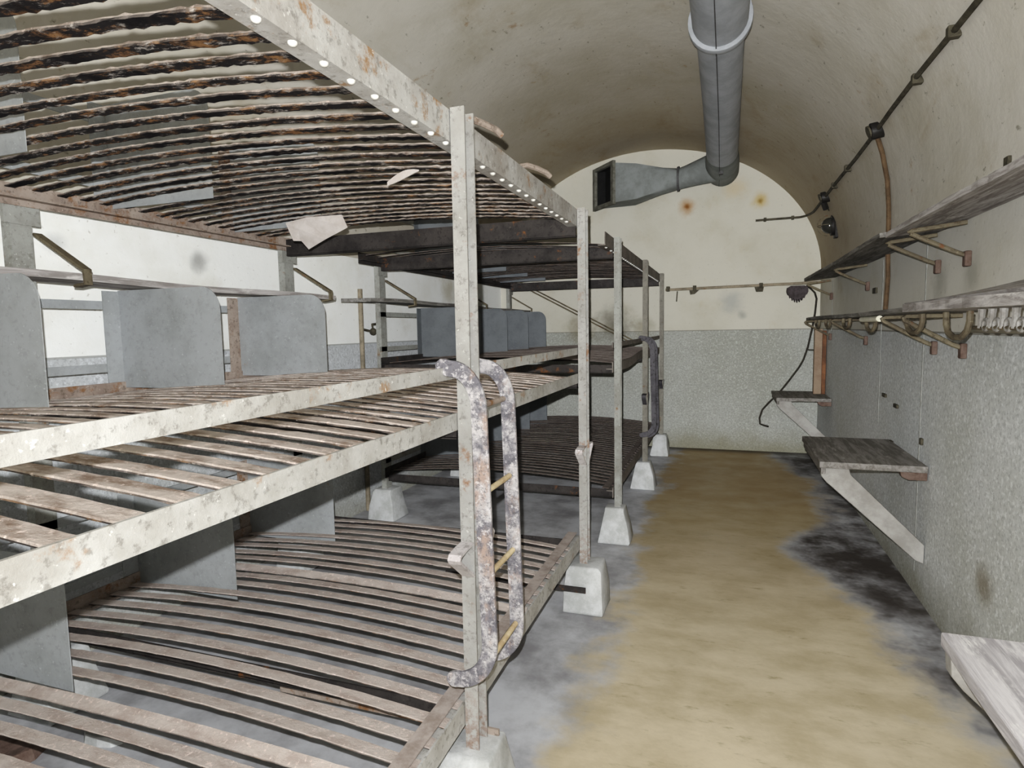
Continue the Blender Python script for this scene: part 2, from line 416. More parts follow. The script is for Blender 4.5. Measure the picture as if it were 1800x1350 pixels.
def make_bed(ys, far, label):
    y0, ym, y1 = ys; ye = y1 + .069
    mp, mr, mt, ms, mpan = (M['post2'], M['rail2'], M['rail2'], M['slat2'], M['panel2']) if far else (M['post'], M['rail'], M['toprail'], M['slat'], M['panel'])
    bed = empty('bunk_bed', (-W / 2, ym, 0), label, 'bunk bed')
    P = lambda name, mb, m, bevel=0, smooth=False, par=None: part(name, mb, m, par or bed, bevel, smooth)
    for i, y in enumerate(ys):
        mb = MB(); channel(mb, 0, y, .2, 2.107)
        # the front flange stands a little taller than the far one
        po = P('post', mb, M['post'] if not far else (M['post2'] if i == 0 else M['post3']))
        mb = MB(); channel(mb, -W + .002, y, .2, 2.05, .045, .08, -1)
        mb.box(-W - .002, -W + .007, y - .02, y + .11, 1.93, 2.02)
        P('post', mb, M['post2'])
        # bent strap latch on the front flange
        if i:
            for s in (-1, 1):
                ya = y if s < 0 else y + .069
                pa = [(ya, .885), (ya + s * .045, .884), (ya + s * .088, .878), (ya + s * .096, .868), (ya + s * .088, .858), (ya + s * .04, .82), (ya, .788)]
                L = bar_profile([(a, b) for a, b in pa], .004)
                P('strap_latch', MB().prism(L, 'X', .003, .041), M['strap'] if not far else M['ladder2'])
    ya, yb = y0 - .03, ye + .01
    if far: ya0 = 3.88
    for k, T in enumerate(TIERS):
        l0, l1 = T['lip']; s = ya if not (far and k == 2) else ya0
        # front rail: angle iron, lip outside, flange inside
        mb = MB()
        if k == 2:
            mb.prism([(-.009, l0), (-.009, l1), (-.003, l1), (-.003, l0 + .006), (-.003, l0)], 'Y', s, yb)
            mb.box(-.052, -.009, s, yb, l0, l0 + .006)
        elif far and k == 1:
            # bent: the far bed's middle rail waves
            rings = []
            for q in range(41):
                y = s + (yb - s) * q / 40; u = (y - y0) / (y1 - y0)
                dz = .025 * math.exp(-((u - .5) / .14) ** 2) - .012 * math.exp(-((u - .2) / .12) ** 2)
                rings.append([(-.009, y, l0 - .02 + dz), (-.003, y, l0 - .02 + dz), (-.003, y, l1 + dz), (-.009, y, l1 + dz)])
            mb.loft(rings)
            mb.box(-.05, -.009, s, yb, l0, l0 + .006)
        else:
            mb.box(-.009, -.003, s, yb, l0, l1); mb.box(-.05, -.009, s, yb, T['z'] - .012, T['z'] - .005)
        rail = P('side_rail', mb, mt if k == 2 else mr)
        if k == 0:
            mb = MB().box(-.082, -.032, s, yb, T['z'] + .008, T['z'] + .012)
            P('cover_strip', mb, M['cover'] if not far else M['slat2'])
        # back rail
        mb = MB().box(-W + .008, -W + .014, s, yb, T['z'] - .035, T['z'] + .046); mb.box(-W + .014, -W + .05, s, yb, T['z'] - .012, T['z'] - .006)
        P('back_rail', mb, M['backrail'] if not far else M['darkbar'])
        # end and middle cross bars
        for i, y in enumerate(ys):
            if k == 2 and i == 1: continue
            yy = y + .01
            mb = MB().box(-W + .014, -.01, yy, yy + .006, T['z'] - .062, T['z'] + (.034 if k == 2 else -.008)); mb.box(-W + .014, -.01, yy, yy + .04, T['z'] - .066, T['z'] - .06)
            P('cross_bar', mb, M['darkbar'])
        # slats, one object each
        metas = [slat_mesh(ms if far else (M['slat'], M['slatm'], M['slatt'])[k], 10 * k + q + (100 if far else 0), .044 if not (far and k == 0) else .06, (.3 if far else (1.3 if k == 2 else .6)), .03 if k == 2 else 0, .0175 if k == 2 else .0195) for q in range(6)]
        ns = 33 if not (far and k == 2) else 36
        yv = y0 + .066
        for q in range(ns):
            y = .858 - 9 * PITCH + q * PITCH if not far else y0 + .1 + q * .0905
            if far and k == 2: y -= .29
            if y > y1 - .01 + .03: continue
            if far and k == 2 and q in (1,): continue
            o = link('slat', random.choice(metas), bed)
            o.location = Vector((0, y + random.gauss(0, .0022), T['z'])) - Vector(bed.location)
            o.rotation_euler = (random.gauss(0, .03), random.gauss(0, .0008), random.gauss(0, .0012))
            if (not far) and k == 0 and q in (13, 24): o.rotation_euler = (.4, .004, .010)
            if k == 2:
                mb = MB().sphere((-.0175, y, l0 - .001), .0095, (1, 1, .75), 10, 6)
                P('rivet', mb, M['rivet'], 0, True, rail)
    # guard rail of the middle tier, broken by the posts
    mb = MB().box(-.009, -.003, ya, yb, 1.3634, 1.3983)
    P('guard_rail', mb, mr)
    # dividers
    dys = [.59, 1.288, 1.99, 2.69] if not far else [4.83, 5.50, 6.16, 6.83]
    for y in dys:
        for (zb, zt, xf) in ((1.272, 1.70, -1.25), (.362, .80, -1.25), (2.052, 2.49, -1.25)):
            dp = P('divider_panel', divider(MB(), y, zb, zt, xf), mpan)
            P('back_flange', MB().box(-W + .004, -W + .007, y - .075, y, zb + .02, zt - .004), M['backrail'] if (y > 2.6 and not far) else mpan, 0, False, dp)
    for z in (1.634, 1.363, .75, .47, 2.42, 2.15):
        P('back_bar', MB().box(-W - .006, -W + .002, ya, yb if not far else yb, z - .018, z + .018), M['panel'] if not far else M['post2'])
    # plank shelf over the dividers with strap stays
    sy0, sy1 = (y0 - .02, 3.26) if not far else (3.66, y1 + .1)
    rings = []
    for q in range(25):
        y = sy0 + (sy1 - sy0) * q / 24; w = .004 * math.sin(5 * y) + .006 * math.sin(1.7 * y)
        rings.append([(-W - .0, y, 1.712 + w), (-1.585, y, 1.708 + w), (-1.58, y, 1.734 + w), (-W - .0, y, 1.738 + w)])
    P('shelf_board', MB().loft(rings), M['wood'] if not far else M['wood2'])
    for y in ys:
        yy = y + .085
        path = [(-W, 1.90), (-1.60, 1.77), (-1.568, 1.752), (-1.566, 1.70), (-1.62, 1.694)]
        P('shelf_stay', MB().prism(bar_profile(path, .006), 'Y', yy, yy + .03), M['tube'])
    # rusted hook ends left on the top rail
    hy = [(1.70, 1.78, .05), (2.27, 2.34, .045)] if not far else []
    for (a, b, xo) in hy:
        pts = [(-.03, a, 2.118), (-.008, a + .02, 2.126), (.015, b, 2.124), (.04, b + .05, 2.116), (.05, b + .07, 2.105)]
        P('hook_end', MB().tube(pts, .0105, 8), M['backrail'], 0, True)
    if far:
        for a, b in (((-1.77, 7.25, 2.083), (-.30, 7.25, 1.306)), ((-1.70, 7.25, 2.083), (-.26, 7.25, 1.322))):
            P('diagonal_brace', MB().tube([a, b], .008, 6), M['tube'], 0, True)
    else:
        P('foot_bar', MB().box(-.75, .05, 3.0, 3.008, .125, .155), M['darkbar'])
        P('foot_bar', MB().box(-.75, .075, 1.655, 1.663, .24, .27), M['backrail'])
    return bed

bedA = make_bed(YA, False, 'near pale grey three-tier steel bunk bed with rusty slats, filling the left foreground')
bedB = make_bed(YF, True, 'far darker three-tier steel bunk bed standing by the end wall')

# ------------------------------------------------------------------ ladders
def make_ladder(y, dark, label):
    mt = M['ladder2'] if dark else M['ladder']
    root = empty('bunk_ladder', (.09, y + .04, .5), label, 'ladder', 'hooked bunk ladders')
    def path(zt, zb):
        p = [(-.004, zt), (.012, zt - .004)]
        for a in range(0, 10):
            q = PI / 2 * a / 9
            p.append((.018 + .08 * math.sin(q), zt - .115 + .11 * math.cos(q) - .0))
        p += [(.1, zt - .2), (.107, (zt + zb) / 2), (.115, zb + .14)]
        for a in range(1, 10):
            q = PI / 2 * a / 9
            p.append((.012 + .103 * math.cos(q), zb + .13 - .115 * math.sin(q)))
        p.append((.004, zb + .013))
        return p
    ya, yb = y - .077, y + .154
    for yy, zt, zb in ((ya, 1.402, .50), (yb, 1.394, .452)):
        part('side_bar', strip(MB(), bar_profile(path(zt, zb), .0225), yy - .006, yy + .006), mt, root, .002)
    for z, x in ((1.291, .085), (1.054, .1), (.821, .107), (.585, .112)):
        part('rung', MB().tube([(x, ya, z), (x, yb, z)], .0085, 10), (M['rung'] if z < 1.2 else M['backrail']) if not dark else M['ladder2'], root, 0, True)
    return root
make_ladder(YA[1], False, 'pale corroded ladder with yellow rungs hooked on the near bunk')
make_ladder(YF[1], True, 'dark ladder hooked on the far bunk by the end wall')

# ------------------------------------------------------------------ concrete footings
def footing(x, y, label, top=.155, bot=.225, h=.25, group='concrete bunk footings'):
    rnd = random.Random(int(x * 100 + y * 1000)); a, b = bot / 2, top / 2
    rings = []
    for z, hw in ((0, a), (.02, a * 1.0), (h * .5, (a + b) / 2 * 1.02), (h - .02, b), (h, b * .9)):
        rings.append([(x + sx * hw + rnd.gauss(0, .004), y + sy * hw + rnd.gauss(0, .004), z) for sx, sy in ((-1, -1), (1, -1), (1, 1), (-1, 1))])
    return single('concrete_footing', MB().loft(rings), M['block'], (x, y, 0), label, 'footing', group, .01, True)
footing(.01, YA[1] + .035, 'white concrete footing under the front post with the near ladder', .17, .24)
footing(.028, YA[2] + .035, 'white concrete footing with a flat bar across it, second along the aisle', .185, .225)
footing(.005, YF[0] + .03, 'tapered white concrete footing under the near front post of the far bunk', .14, .215)
footing(.01, YF[1] + .03, 'tapered white concrete footing under the far bunk post with the dark ladder', .14, .22)
footing(.01, YF[2] + .035, 'white concrete footing nearest the end wall', .15, .2)
footing(-W - .02, YA[1] + .04, 'pale footing on the floor under the near bunk, beside rusty scrap', .17, .24)
footing(-W - .02, YA[2] + .04, 'pale footing under the back corner of the near bunk', .17, .22)
footing(-W - .02, YF[0] + .04, 'pale footing under the back corner of the far bunk, seen past the near bunk', .17, .24)
footing(-W - .02, YF[1] + .04, 'footing under the middle back post of the far bunk', .17, .22)
footing(-W - .02, YF[2] + .04, 'footing under the back corner of the far bunk at the end wall', .17, .22)

# ------------------------------------------------------------------ scraps
sc = MB()
pts = [(-1.233, 2.40, 2.012), (-1.116, 2.40, 2.028), (-.939, 2.42, 2.03), (-.918, 2.43, 1.975), (-1.046, 2.44, 1.932), (-1.156, 2.46, 1.895), (-1.18, 2.44, 1.933), (-1.218, 2.43, 1.935)]
F_, N_ = [], len(pts)
sc.add(pts + [(p[0] + .002, p[1], p[2] + .004) for p in pts], [list(range(N_))[::-1], list(range(N_, 2 * N_))] + [(i, (i + 1) % N_, N_ + (i + 1) % N_, N_ + i) for i in range(N_)])
single('paper_scrap', sc, M['paper'], (-1.15, 2.5, 1.98), 'pale torn scrap hanging under the top slats of the near bunk', 'scrap')
fl = MB(); rr = []
for k in range(7):
    t = k / 6; x = -.275 + .11 * t; z = 1.955 + .03 * math.sin(t * PI / 2); q = .012 * math.sin(PI * (.15 + .8 * t))
    rr.append([(x, 1.70, z - q), (x, 1.704, z - q), (x, 1.704, z + q), (x, 1.70, z + q)])
fl.loft(rr)
single('paint_flake', fl, M['paper'], (-.25, 1.67, 2.0), 'small curled white flake hanging from the top slats of the near bunk', 'flake')
rb = random.Random(3)
def scrap(name, x, y, sx, sy, h, m, label, cat):
    nn = 9; top = []; bot = []
    for k in range(nn):
        a = 2 * PI * k / nn; q = 1 + rb.uniform(-.25, .2)
        top.append((x + sx * .9 * q * math.cos(a), y + sy * .9 * q * math.sin(a), h * rb.uniform(.6, 1)))
        bot.append((x + sx * q * math.cos(a), y + sy * q * math.sin(a), 0))
    return single(name, MB().loft([bot, top]), m, (x, y, 0), label, cat, None, .002)
scrap('rusty_scrap', -1.72, 1.36, .16, .09, .05, M['foot'], 'brown rusty metal scrap on the floor under the near bunk', 'scrap')
scrap('plaster_chunk', -1.45, 1.52, .09, .05, .04, M['block'], 'white plaster chunk on the floor under the near bunk', 'rubble')
scrap('rusty_flake', -.6, 1.32, .12, .02, .012, M['darkbar'], 'long dark rust flake lying on the floor under the near bunk slats', 'scrap')

# ------------------------------------------------------------------ ventilation duct
DX, DZ = .665, 3.285
duct = empty('ventilation_duct', (DX, 5, DZ), 'grey galvanised ventilation duct hung under the vault', 'duct')
def ring(cx, cy, cz, r, axis='Y', n=32, a0=0):
    o = []
    for k in range(n):
        a = 2 * PI * k / n + a0; c, s = r * math.cos(a), r * math.sin(a)
        o.append((cx + c, cy, cz + s) if axis == 'Y' else (cx, cy + c, cz + s))
    return o
mb = MB().loft([ring(DX, YB, DZ, .158), ring(DX, 3.95, DZ, .158)])
part('main_pipe', mb, M['duct'], duct, 0, True)
mb = MB().loft([ring(DX, 3.95, DZ, .142), ring(DX, 5.4, DZ, .146), ring(DX - .005, 7.2, DZ - .01, .158)])
part('pipe_section', mb, M['duct'], duct, 0, True)
mb = MB().loft([ring(DX, 3.93, DZ, .15), ring(DX, 3.93, DZ, .182), ring(DX, 3.985, DZ, .182), ring(DX, 3.985, DZ, .15)])
part('flange', mb, M['duct'], duct, .003, True)
mb = MB().loft([ring(DX - .005, 6.8, DZ - .008, .1555), ring(DX - .005, 7.1, DZ - .022, .174), ring(DX - .005, 7.5, DZ - .03, .178), ring(DX - .005, 7.56, DZ - .03, .165)])
part('end_piece', mb, M['duct2'], duct, 0, True)
# elbow from the tee to the left, then funnel to a rectangular mouth
el = []
for t in [k / 8 for k in range(9)]:
    c = Vector((.62, 7.3, DZ - .02)).lerp(Vector((.19, 7.38, 3.175)), t)
    r = .17 * (1 - t) ** 1.3 + .118 * (1 - (1 - t) ** 1.3)
    el.append(ring(c.x, c.y, c.z, r, 'X'))
part('branch_pipe', MB().loft(el), M['duct2'], duct, 0, True)
part('branch_collar', MB().loft([ring(.20, 7.378, 3.178, .10, 'X'), ring(.20, 7.378, 3.178, .138, 'X'), ring(.175, 7.38, 3.173, .138, 'X'), ring(.175, 7.38, 3.173, .10, 'X')]), M['seam'], duct, 0, True)
def rect_ring(xa, ya, xb, yb, z0, z1, n=32):
    """rectangle whose vertical edges stand at (xa,ya) (wall side) and (xb,yb) (room side), sampled in ring order"""
    o = []
    for k in range(n):
        a = 2 * PI * k / n; c, s = math.cos(a), math.sin(a); q = max(abs(c), abs(s)); c, s = c / q, s / q
        u = (1 - c) / 2
        o.append((xa + (xb - xa) * u, ya + (yb - ya) * u, (z0 + z1) / 2 + s * (z1 - z0) / 2))
    return o
c0 = ring(.18, 7.38, 3.175, .118, 'X')
def lerp_ring(a, b, t): return [tuple(Vector(p).lerp(Vector(q), t)) for p, q in zip(a, b)]
mouth = rect_ring(-.80, 7.56, -.52, 7.24, 2.95, 3.40)
mid = rect_ring(-.33, 7.60, -.27, 7.22, 2.965, 3.36)
part('funnel', MB().loft([c0, lerp_ring(c0, mid, .35), lerp_ring(c0, mid, .75), mid, lerp_ring(mid, mouth, .55), mouth], cap=False), M['duct2'], duct, 0, True)
inn = rect_ring(-.78, 7.535, -.54, 7.265, 2.97, 3.38)
out1 = rect_ring(-.815, 7.58, -.505, 7.22, 2.925, 3.42)
back = [(p[0] + .10, p[1] - .004, p[2]) for p in inn]
off = Vector((-.028, -.022, 0))
fr = MB().loft([out1, [tuple(Vector(p) + off) for p in out1], [tuple(Vector(p) + off) for p in inn], inn, out1], cap=False)
part('mouth_frame', fr, M['frame'], duct)
part('mouth_inside', MB().loft([inn, back], cap=False).add(back, [list(range(len(back)))]), M['dark'], duct)
part('seam', MB().tube([(DX - .03, YB, DZ - .158), (DX - .02, 3.9, DZ - .158), (DX - .02, 3.99, DZ - .184), (DX - .02, 4.05, DZ - .144), (DX - .02, 5.4, DZ - .148), (DX - .03, 7.1, DZ - .19), (DX - .04, 7.5, DZ - .205)], .003, 6), M['seam'], duct)
part('duct_clip', MB().box(DX - .035, DX + .005, 6.9, 6.96, DZ - .205, DZ - .17), M['seam'], duct)

# ------------------------------------------------------------------ conduit along the vault
def vx(z): return CX + RA * math.sqrt(max(0, 1 - ((z - ZS) / RB) ** 2))
zc = 2.665; xc = vx(zc) - .022
con = empty('cable_conduit', (xc, 4, zc), 'dark cable conduit running along the right side of the vault', 'conduit')
yp = [YB + .02] + [k * .5 for k in range(-2, 15)] + [7.2]
part('pipe', MB().tube([(xc + .004 * math.sin(3 * y), y, zc + .006 * math.sin(2.1 * y)) for y in yp] + [(xc + .0, 7.5, zc + .03), (xc - .03, 7.66, zc + .04), (1.5, 7.715, 2.706), (1.25, 7.722, 2.705), (1.03, 7.722, 2.703)], .0125, 8), M['conduit'], con, 0, True)
for y in (1.2, 2.1, 3.03, 3.53, 5.3, 5.9):
    part('clamp', MB().box(xc - .02, xc + .028, y - .018, y + .018, zc - .024, zc + .024), M['conduit'], con, .004)
for x in (1.42, 1.13):
    part('clamp', MB().box(x - .015, x + .015, 7.70, YE, 2.685, 2.727), M['conduit'], con, .003)
for y, h in ((4.35, .05), (6.40, .05)):
    jb = part('junction_box', MB().tube([(vx(zc) + .03, y, zc + .01), (xc - .035, y, zc - .005)], h, 12), M['black'], con, .006, True)
    part('lid', MB().tube([(xc - .036, y, zc - .005), (xc - .046, y, zc - .009)], h * .8, 12), M['conduit'], jb)
    if y > 6: part('gland', MB().tube([(xc - .01, y + .03, zc - .03), (xc + .02, y + .06, zc - .1)], .026, 8), M['black'], con)
dz = [2.65, 2.55, 2.4, 2.25, 2.15, 2.0, 1.8, 1.6, 1.585]
part('drop_pipe', MB().tube([((vx(z) if z > 2.1 else XR) - .018, 4.40 + .22 * min(1, (2.65 - z) / .45) - (.03 if 1.7 < z < 1.9 else 0), z) for z in dz], .0145, 8), M['drop'], con, 0, True)
part('lamp_lead', MB().tube([(xc - .01, 6.44, zc - .04), (1.64, 6.6, 2.57), (1.685, 6.75, 2.545), (1.70, 6.84, 2.51)], .006, 6), M['conduit'], con, 0, True)

# ------------------------------------------------------------------ bulkhead lamp
lamp = empty('bulkhead_lamp', (XR, 6.84, 2.42), 'dark round bulkhead lamp below the conduit, high on the right wall', 'lamp')
ly, lz = 6.58, 2.43
part('mount_plate', MB().prism([(ly - .045, lz - .12), (ly + .045, lz - .12), (ly + .06, lz - .06), (ly + .06, lz + .05), (ly + .03, lz + .12), (ly - .03, lz + .12), (ly - .06, lz + .05), (ly - .06, lz - .06)], 'X', XR - .05, XR + .01), M['black'], lamp, .006)
part('collar', MB().loft([ring(XR - .05, ly, lz, .092, 'X'), ring(XR - .08, ly, lz, .095, 'X')]), M['black'], lamp, .004, True)
part('globe', MB().sphere((XR - .088, ly, lz), .075, (1.0, 1, 1), 20, 12), M['glass'], lamp, 0, True)
for a in (0, PI / 2):
    pts = []
    for k in range(-5, 6):
        q = k / 5 * 1.45
        d = .096 * math.sin(q); pts.append((XR - .095 - .1 * math.cos(q), ly + d * math.cos(a), lz + d * math.sin(a)))
    part('guard_wire', MB().tube(pts, .003, 6), M['tube'], lamp, 0, True)

# ------------------------------------------------------------------ end wall: pipe, fitting, hanging cable, stays
ep = empty('wall_pipe', (.8, YE - .04, 1.955), 'brown horizontal pipe across the end wall', 'pipe')
part('pipe', MB().tube([(.02, YE - .035, 1.945), (.8, YE - .036, 1.955), (1.69, YE - .035, 1.966)], .016, 8), M['greypipe'], ep, 0, True)
for x in (.05, .36, 1.10):
    part('saddle', MB().box(x - .02, x + .02, YE - .06, YE, 1.925, 1.985), M['conduit'], ep, .004)
part('stub', MB().prism([(.30, 1.93), (.41, 1.93), (.36, 1.885), (.31, 1.88)], 'Y', YE - .05, YE), M['conduit'], ep)
part('nail', MB().tube([(.16, YE - .03, 1.925), (.15, YE - .03, 1.80)], .007, 6), M['conduit'], ep)
part('stub', MB().prism([(1.03, 1.94), (1.13, 1.94), (1.12, 1.885), (1.05, 1.885)], 'Y', YE - .05, YE), M['conduit'], ep)
fx = MB(); nn = 18; pr = []
for k in range(nn + 1):
    t = k / nn; x = 1.37 + .22 * t; dz_ = -.075 * math.sin(PI * t) ** .7
    pr.append((x, 1.865 + dz_ - (.045 if k % 2 else 0) * math.sin(PI * t)))
po = [(1.59, 1.885), (1.585, 1.915), (1.55, 1.935), (1.41, 1.935), (1.375, 1.915), (1.37, 1.885)]
fx.prism(pr + po, 'Y', YE - .12, YE - .02); fx.box(1.44, 1.52, YE - .03, YE, 1.88, 1.94)
single('rusted_fitting', fx, M['spike'], (1.48, YE, 1.88), 'rusted dark fitting with spiky lower edge, under the end wall pipe', 'fitting')
cp = [(1.575, 7.70, 1.935), (1.62, 7.69, 1.90), (1.66, 7.66, 1.85), (1.675, 7.62, 1.78), (1.66, 7.6, 1.62), (1.638, 7.6, 1.466), (1.597, 7.6, 1.243), (1.555, 7.6, 1.10), (1.514, 7.6, 1.017), (1.41, 7.6, .86), (1.312, 7.6, .721), (1.2, 7.6, .60), (1.134, 7.6, .518), (1.105, 7.6, .42), (1.112, 7.6, .35), (1.15, 7.6, .335), (1.205, 7.6, .32)]
single('hanging_cable', MB().tube(cp, .0105, 7), M['cable'], (1.3, 7.6, 1), 'loose black cable hanging down before the end wall', 'cable', None, 0, True)
# left wall pipe with small valve
lp = empty('standpipe', (XL + .03, 4.34, 0), 'thin upright pipe on the left wall between the two bunks', 'pipe')
part('pipe', MB().tube([(XL + .025, 4.34, 0), (XL + .025, 4.34, 1.85)], .02, 10), M['greypipe'], lp, 0, True)
part('valve', MB().sphere((XL + .06, 4.46, 1.50), .032, (1, 1, 1), 10, 6), M['conduit'], lp, 0, True)
part('valve_arm', MB().tube([(XL + .03, 4.35, 1.52), (XL + .06, 4.46, 1.5), (XL + .06, 4.45, 1.56), (XL + .06, 4.66, 1.575)], .011, 8), M['conduit'], lp, 0, True)

# ------------------------------------------------------------------ right wall shelves
BY = [3.22, 3.62, 5.22, 6.88]
def plank(xa, xb, ya, yb, zf, zb, th, seed, ns=40, wav=.004):
    r = random.Random(seed); rings = []; ph = r.uniform(0, 6)
    for k in range(ns + 1):
        y = ya + (yb - ya) * k / ns; w = wav * math.sin(2.3 * y + ph) + r.gauss(0, wav * .12); e = r.gauss(0, .0013)
        rings.append([(xa + e, y, zf + w), (xb, y, zb + w * .5), (xb, y, zb + th + w * .5), (xa + e, y, zf + th + w)])
    return MB().loft(rings)
us = empty('wall_shelf', (XR, 4, 1.94), 'upper grey plank shelf on tube brackets along the right wall', 'shelf', 'right wall plank shelves')
part('shelf_board', plank(1.47, XR - .004, .9, 3.55, 1.922, 1.946, .024, 1), M['wood'], us)
part('shelf_board', plank(1.445, XR - .004, 3.56, 6.72, 1.922, 1.946, .024, 2), M['wood2'], us)
def bracket(par, y, zf, zt, zb_, xf, rise=0.0):
    """bent tube: wall foot, slanted up to the shelf front, back along its underside to the wall"""
    pts = [(XR - .02, y, zf), (XR - .05, y, zf + .012)]
    pts += [(xf + .04, y, zb_ - .012), (xf + .012, y, zb_ + .004), (xf + .006, y, zt - .022), (xf + .02, y, zt - .014), (XR - .02, y, zt - .014 + rise)]
    b = part('bracket', MB().tube(pts, .0105, 8), M['tube'], par, 0, True)
    part('foot_plate', MB().box(XR - .026, XR, y - .02, y + .02, zf - .05, zf + .018), M['foot'], b, .006)
    return b
for y in BY:
    bracket(us, y, 1.79, 1.922, 1.893, 1.485, .024)
ls = empty('wall_shelf', (XR, 4, 1.55), 'lower grey plank shelf on tube brackets along the right wall, pegs beneath', 'shelf', 'right wall plank shelves')
part('shelf_board', plank(1.43, XR - .004, .9, 3.02, 1.541, 1.541, .034, 3, wav=.003), M['wood'], ls)
part('shelf_board', plank(1.44, XR - .004, 3.03, 6.45, 1.540, 1.540, .022, 4, wav=.003), M['wood2'], ls)
for y in BY:
    bracket(ls, y, 1.385, 1.541, 1.505, 1.475)
# warped board lying on the lower shelf, back edge raised
lb_ = []
for k in range(25):
    y = .95 + 2.3 * k / 24; up = .055 * min(1, max(0, (3.25 - y) / .75))
    lb_.append([(1.445 + .05 * k / 24, y, 1.578), (1.712, y, 1.578 + up), (1.706, y, 1.594 + up), (1.44 + .05 * k / 24, y, 1.588)])
single('loose_board', MB().loft(lb_), M['wood'], (1.58, 2.1, 1.58), 'warped grey board lying tilted on the lower right shelf', 'board')
# J-shaped coat hooks under the lower shelf
def jhook(y, label, s=1, z0=1.535):
    pts = [(1.50, y, z0), (1.50, y, z0 - .03 * s), (1.50, y + .02, z0 - .058 * s), (1.50, y + .07, z0 - .078 * s), (1.50, y + .15, z0 - .08 * s), (1.50, y + .21, z0 - .065 * s), (1.50, y + .235, z0 - .04 * s), (1.50, y + .24, z0)]
    return single('coat_hook', MB().tube(pts, .011, 8), M['tube'], (1.5, y + .12, z0 - .06), label, 'hook', 'bent tube hooks under the lower shelf', 0, True)
jhook(2.47, 'large bent tube hook beside the row of pegs under the lower shelf', 1.15)
jhook(3.0, 'bent tube hook under the lower shelf between the nearest two brackets')
jhook(3.85, 'bent tube hook under the lower shelf just beyond the second bracket')
jhook(4.6, 'bent tube hook under the lower shelf, beyond the white tube', .8)
jhook(5.4, 'thin bent hook under the lower shelf just beyond the third bracket', .8)
jhook(6.0, 'farthest bent hook under the lower shelf, near the end wall', .8)
pr_ = empty('peg_rail', (1.5, 1.9, 1.48), 'row of pale ringed pegs hung under the near end of the lower shelf', 'peg rail')
part('rail', MB().tube([(1.52, 1.2, 1.478), (1.52, 2.52, 1.478)], .007, 8), M['tube'], pr_, 0, True)
for k in range(15):
    y = 2.43 - k * .085
    pg = part('peg', MB().tube([(1.52, y, 1.54), (1.52, y, 1.515), (1.518, y, 1.476)], [.012, .0105, .009], 8), M['ring'], pr_, 0, True)
    rp = [(1.52 - .002, y - .042 + .021 * math.cos(a), 1.488 + .018 * math.sin(a)) for a in [2 * PI * q / 10 for q in range(11)]]
    part('ring', MB().tube(rp, .006, 6), M['ring'], pg, 0, True)
wt = MB().tube([(1.47, 3.62, 1.522), (1.47, 4.05, 1.522)], .016, 12)
single('white_tube', wt, M['white'], (1.47, 3.83, 1.522), 'short white tube fixed under the lower right shelf', 'tube', None, 0, True)

# ------------------------------------------------------------------ wall tables
def wall_table(ya, yb, m, z, label, ybr, th=.035):
    t = empty('wall_table', (XR, (ya + yb) / 2, z), label, 'table', 'fold-down wall tables')
    r = random.Random(int(yb * 10)); rings = []
    for k in range(13):
        y = ya + (yb - ya) * k / 12; e = r.gauss(0, .002)
        rings.append([(1.215 + e, y, z - th), (XR - .006, y, z - th), (XR - .006, y, z), (1.215 + e, y, z)])
    part('table_top', MB().loft(rings), m, t, .004)
    if m is not M['table']: part('front_apron', MB().box(1.222, 1.245, ya + .01, yb - .01, z - th - .035, z - th), M['tablef'], t, .003)
    for y in ybr:
        w = .045
        p = [(1.222, z - th), (1.226, z - th - .05), (1.25, z - th - .08), (1.685, .24), (XR - .004, .225), (XR - .004, .325), (1.37, z - th - .035), (1.36, z - th)]
        part('brace', MB().prism(p, 'Y', y, y + w), M['brace'], t, .004)
        part('corbel', MB().prism([(XR - .13, z - th), (XR - .12, z - th - .03), (XR - .09, z - th - .045), (XR - .004, z - th - .045), (XR - .004, z - th)], 'Y', y, y + .05), M['foot'], t, .003)
    return t
wall_table(.55, 1.655, M['table'], .762, 'nearest whitish fold-down wall table, cut by the right edge', [.75, 1.605])
wall_table(3.64, 4.46, M['tablef'], .752, 'grey wooden fold-down wall table halfway along the right wall', [3.66])
wall_table(6.72, 7.45, M['tablef'], .757, 'farthest dark wall table below the rusty upright box at the end wall', [6.74])

# rusty upright box standing on the far table
bx_ = empty('rusty_box', (1.64, 7.2, .757), 'tall orange rusted metal box standing on the farthest wall table', 'box')
part('front_sheet', MB().box(1.61, 1.685, 7.16, 7.24, .757, 1.45), M['rustpale'], bx_, .004)
part('side_sheet', MB().box(1.685, 1.722, 7.15, 7.24, .757, 1.43), M['rustbox'], bx_, .004)
part('side_arm', MB().box(1.545, 1.61, 7.19, 7.2, 1.22, 1.232), M['cable'], bx_)

# ------------------------------------------------------------------ vertical strips and small wall fittings on the right wall
for y, z0, z1, lb in ((3.84, .12, 1.93, 'pale upright strip on the right wall beside the middle table'), (4.80, .80, 1.93, 'thin upright wall strip behind the middle table'), (6.89, 1.43, 1.93, 'thin upright wall strip near the end wall between the shelves')):
    single('wall_strip', MB().box(XR - .003, XR, y - .006, y + .006, z0, z1), M['strip'], (XR, y, z0), lb, 'strip', 'upright strips on the right wall', .001)
for y, z, sx, sz, lb in ((4.62, 1.02, .04, .012, 'small dark wall clip under the lower shelf, left of a pair'), (4.32, .985, .04, .012, 'small dark wall clip under the lower shelf, right of a pair'), (4.40, .745, .03, .01, 'small dark wall clip just above the middle table'), (3.78, .86, .015, .018, 'small dark wall clip on the upright strip by the middle table'), (5.0, 1.73, .05, .02, 'small grey wall tab between the shelves'), (2.87, 2.09, .02, .03, 'small grey wall hook above the upper shelf')):
    single('wall_clip', MB().box(XR - .014, XR, y - sx, y + sx, z - sz, z + sz), M['conduit'], (XR, y, z), lb, 'clip', 'small wall clips', .003)

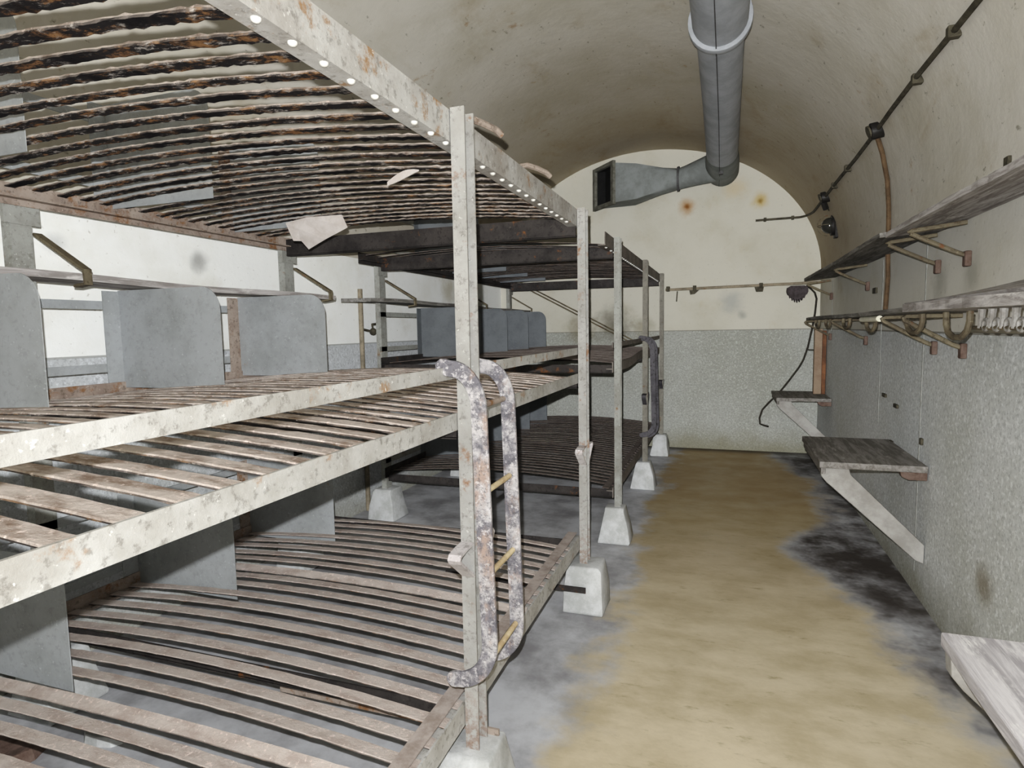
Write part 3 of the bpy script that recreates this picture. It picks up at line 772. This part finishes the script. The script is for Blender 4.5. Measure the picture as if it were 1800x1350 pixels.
# ------------------------------------------------------------------ camera
cam = bpy.data.cameras.new('camera'); co = bpy.data.objects.new('camera', cam); COL.objects.link(co)
f, yaw, pit, rol = 1070.79, .3378, -.0895, -.0176
Fv = Vector((-math.sin(yaw) * math.cos(pit), math.cos(yaw) * math.cos(pit), math.sin(pit)))
Rv = Vector((math.cos(yaw), math.sin(yaw), 0)); Uv = Rv.cross(Fv)
R2 = Rv * math.cos(rol) + Uv * math.sin(rol); U2 = -Rv * math.sin(rol) + Uv * math.cos(rol)
mw = Matrix((R2, U2, -Fv)).transposed().to_4x4(); mw.translation = Vector((.72, 0, 1.5001))
co.matrix_world = mw
cam.sensor_fit = 'HORIZONTAL'; cam.sensor_width = 36; cam.lens = 36 * f / 1800; cam.clip_start = .02
S.camera = co

# ------------------------------------------------------------------ light: the camera's flash, just above and left of the lens
def lamp_falloff(name, loc, col, const, linear, radius):
    l = bpy.data.lights.new(name, 'POINT'); l.energy = 1; l.color = col; l.shadow_soft_size = radius
    l.use_nodes = True; nt = l.node_tree; em = nt.nodes['Emission']
    fa = nt.nodes.new('ShaderNodeLightFalloff'); fa.inputs['Strength'].default_value = const
    fb = nt.nodes.new('ShaderNodeLightFalloff'); fb.inputs['Strength'].default_value = linear
    ad = nt.nodes.new('ShaderNodeMath'); ad.operation = 'ADD'
    nt.links.new(fa.outputs['Constant'], ad.inputs[0]); nt.links.new(fb.outputs['Linear'], ad.inputs[1])
    nt.links.new(ad.outputs[0], em.inputs['Strength'])
    o = bpy.data.objects.new(name, l); COL.objects.link(o); o.location = loc; return o
lamp_falloff('flash', Vector((.72, 0, 1.5)) + U2 * .056 - R2 * .022, (.972, .985, 1.0), 23.5, 39, .006)
ar = bpy.data.lights.new('rear_fill', 'AREA'); ar.energy = 4; ar.size = 1.6; ar.color = (1, 1, 1)
ao = bpy.data.objects.new('rear_fill', ar); COL.objects.link(ao); ao.location = (.3, -1.2, 2.9); ao.rotation_euler = (math.radians(55), 0, 0)
wd = bpy.data.worlds.new('world'); S.world = wd; wd.use_nodes = True
wd.node_tree.nodes['Background'].inputs[0].default_value = (.5, .5, .5, 1); wd.node_tree.nodes['Background'].inputs[1].default_value = .3
S.view_settings.view_transform = 'Standard'; S.view_settings.look = 'None'; S.view_settings.exposure = 0; S.view_settings.gamma = 1
S.view_settings.use_curve_mapping = True
cm = S.view_settings.curve_mapping; cv = cm.curves[3]
for q in ((.05, .03), (.14, .118), (.3, .29), (.5, .495), (.75, .75)): cv.points.new(*q)
cm.update()
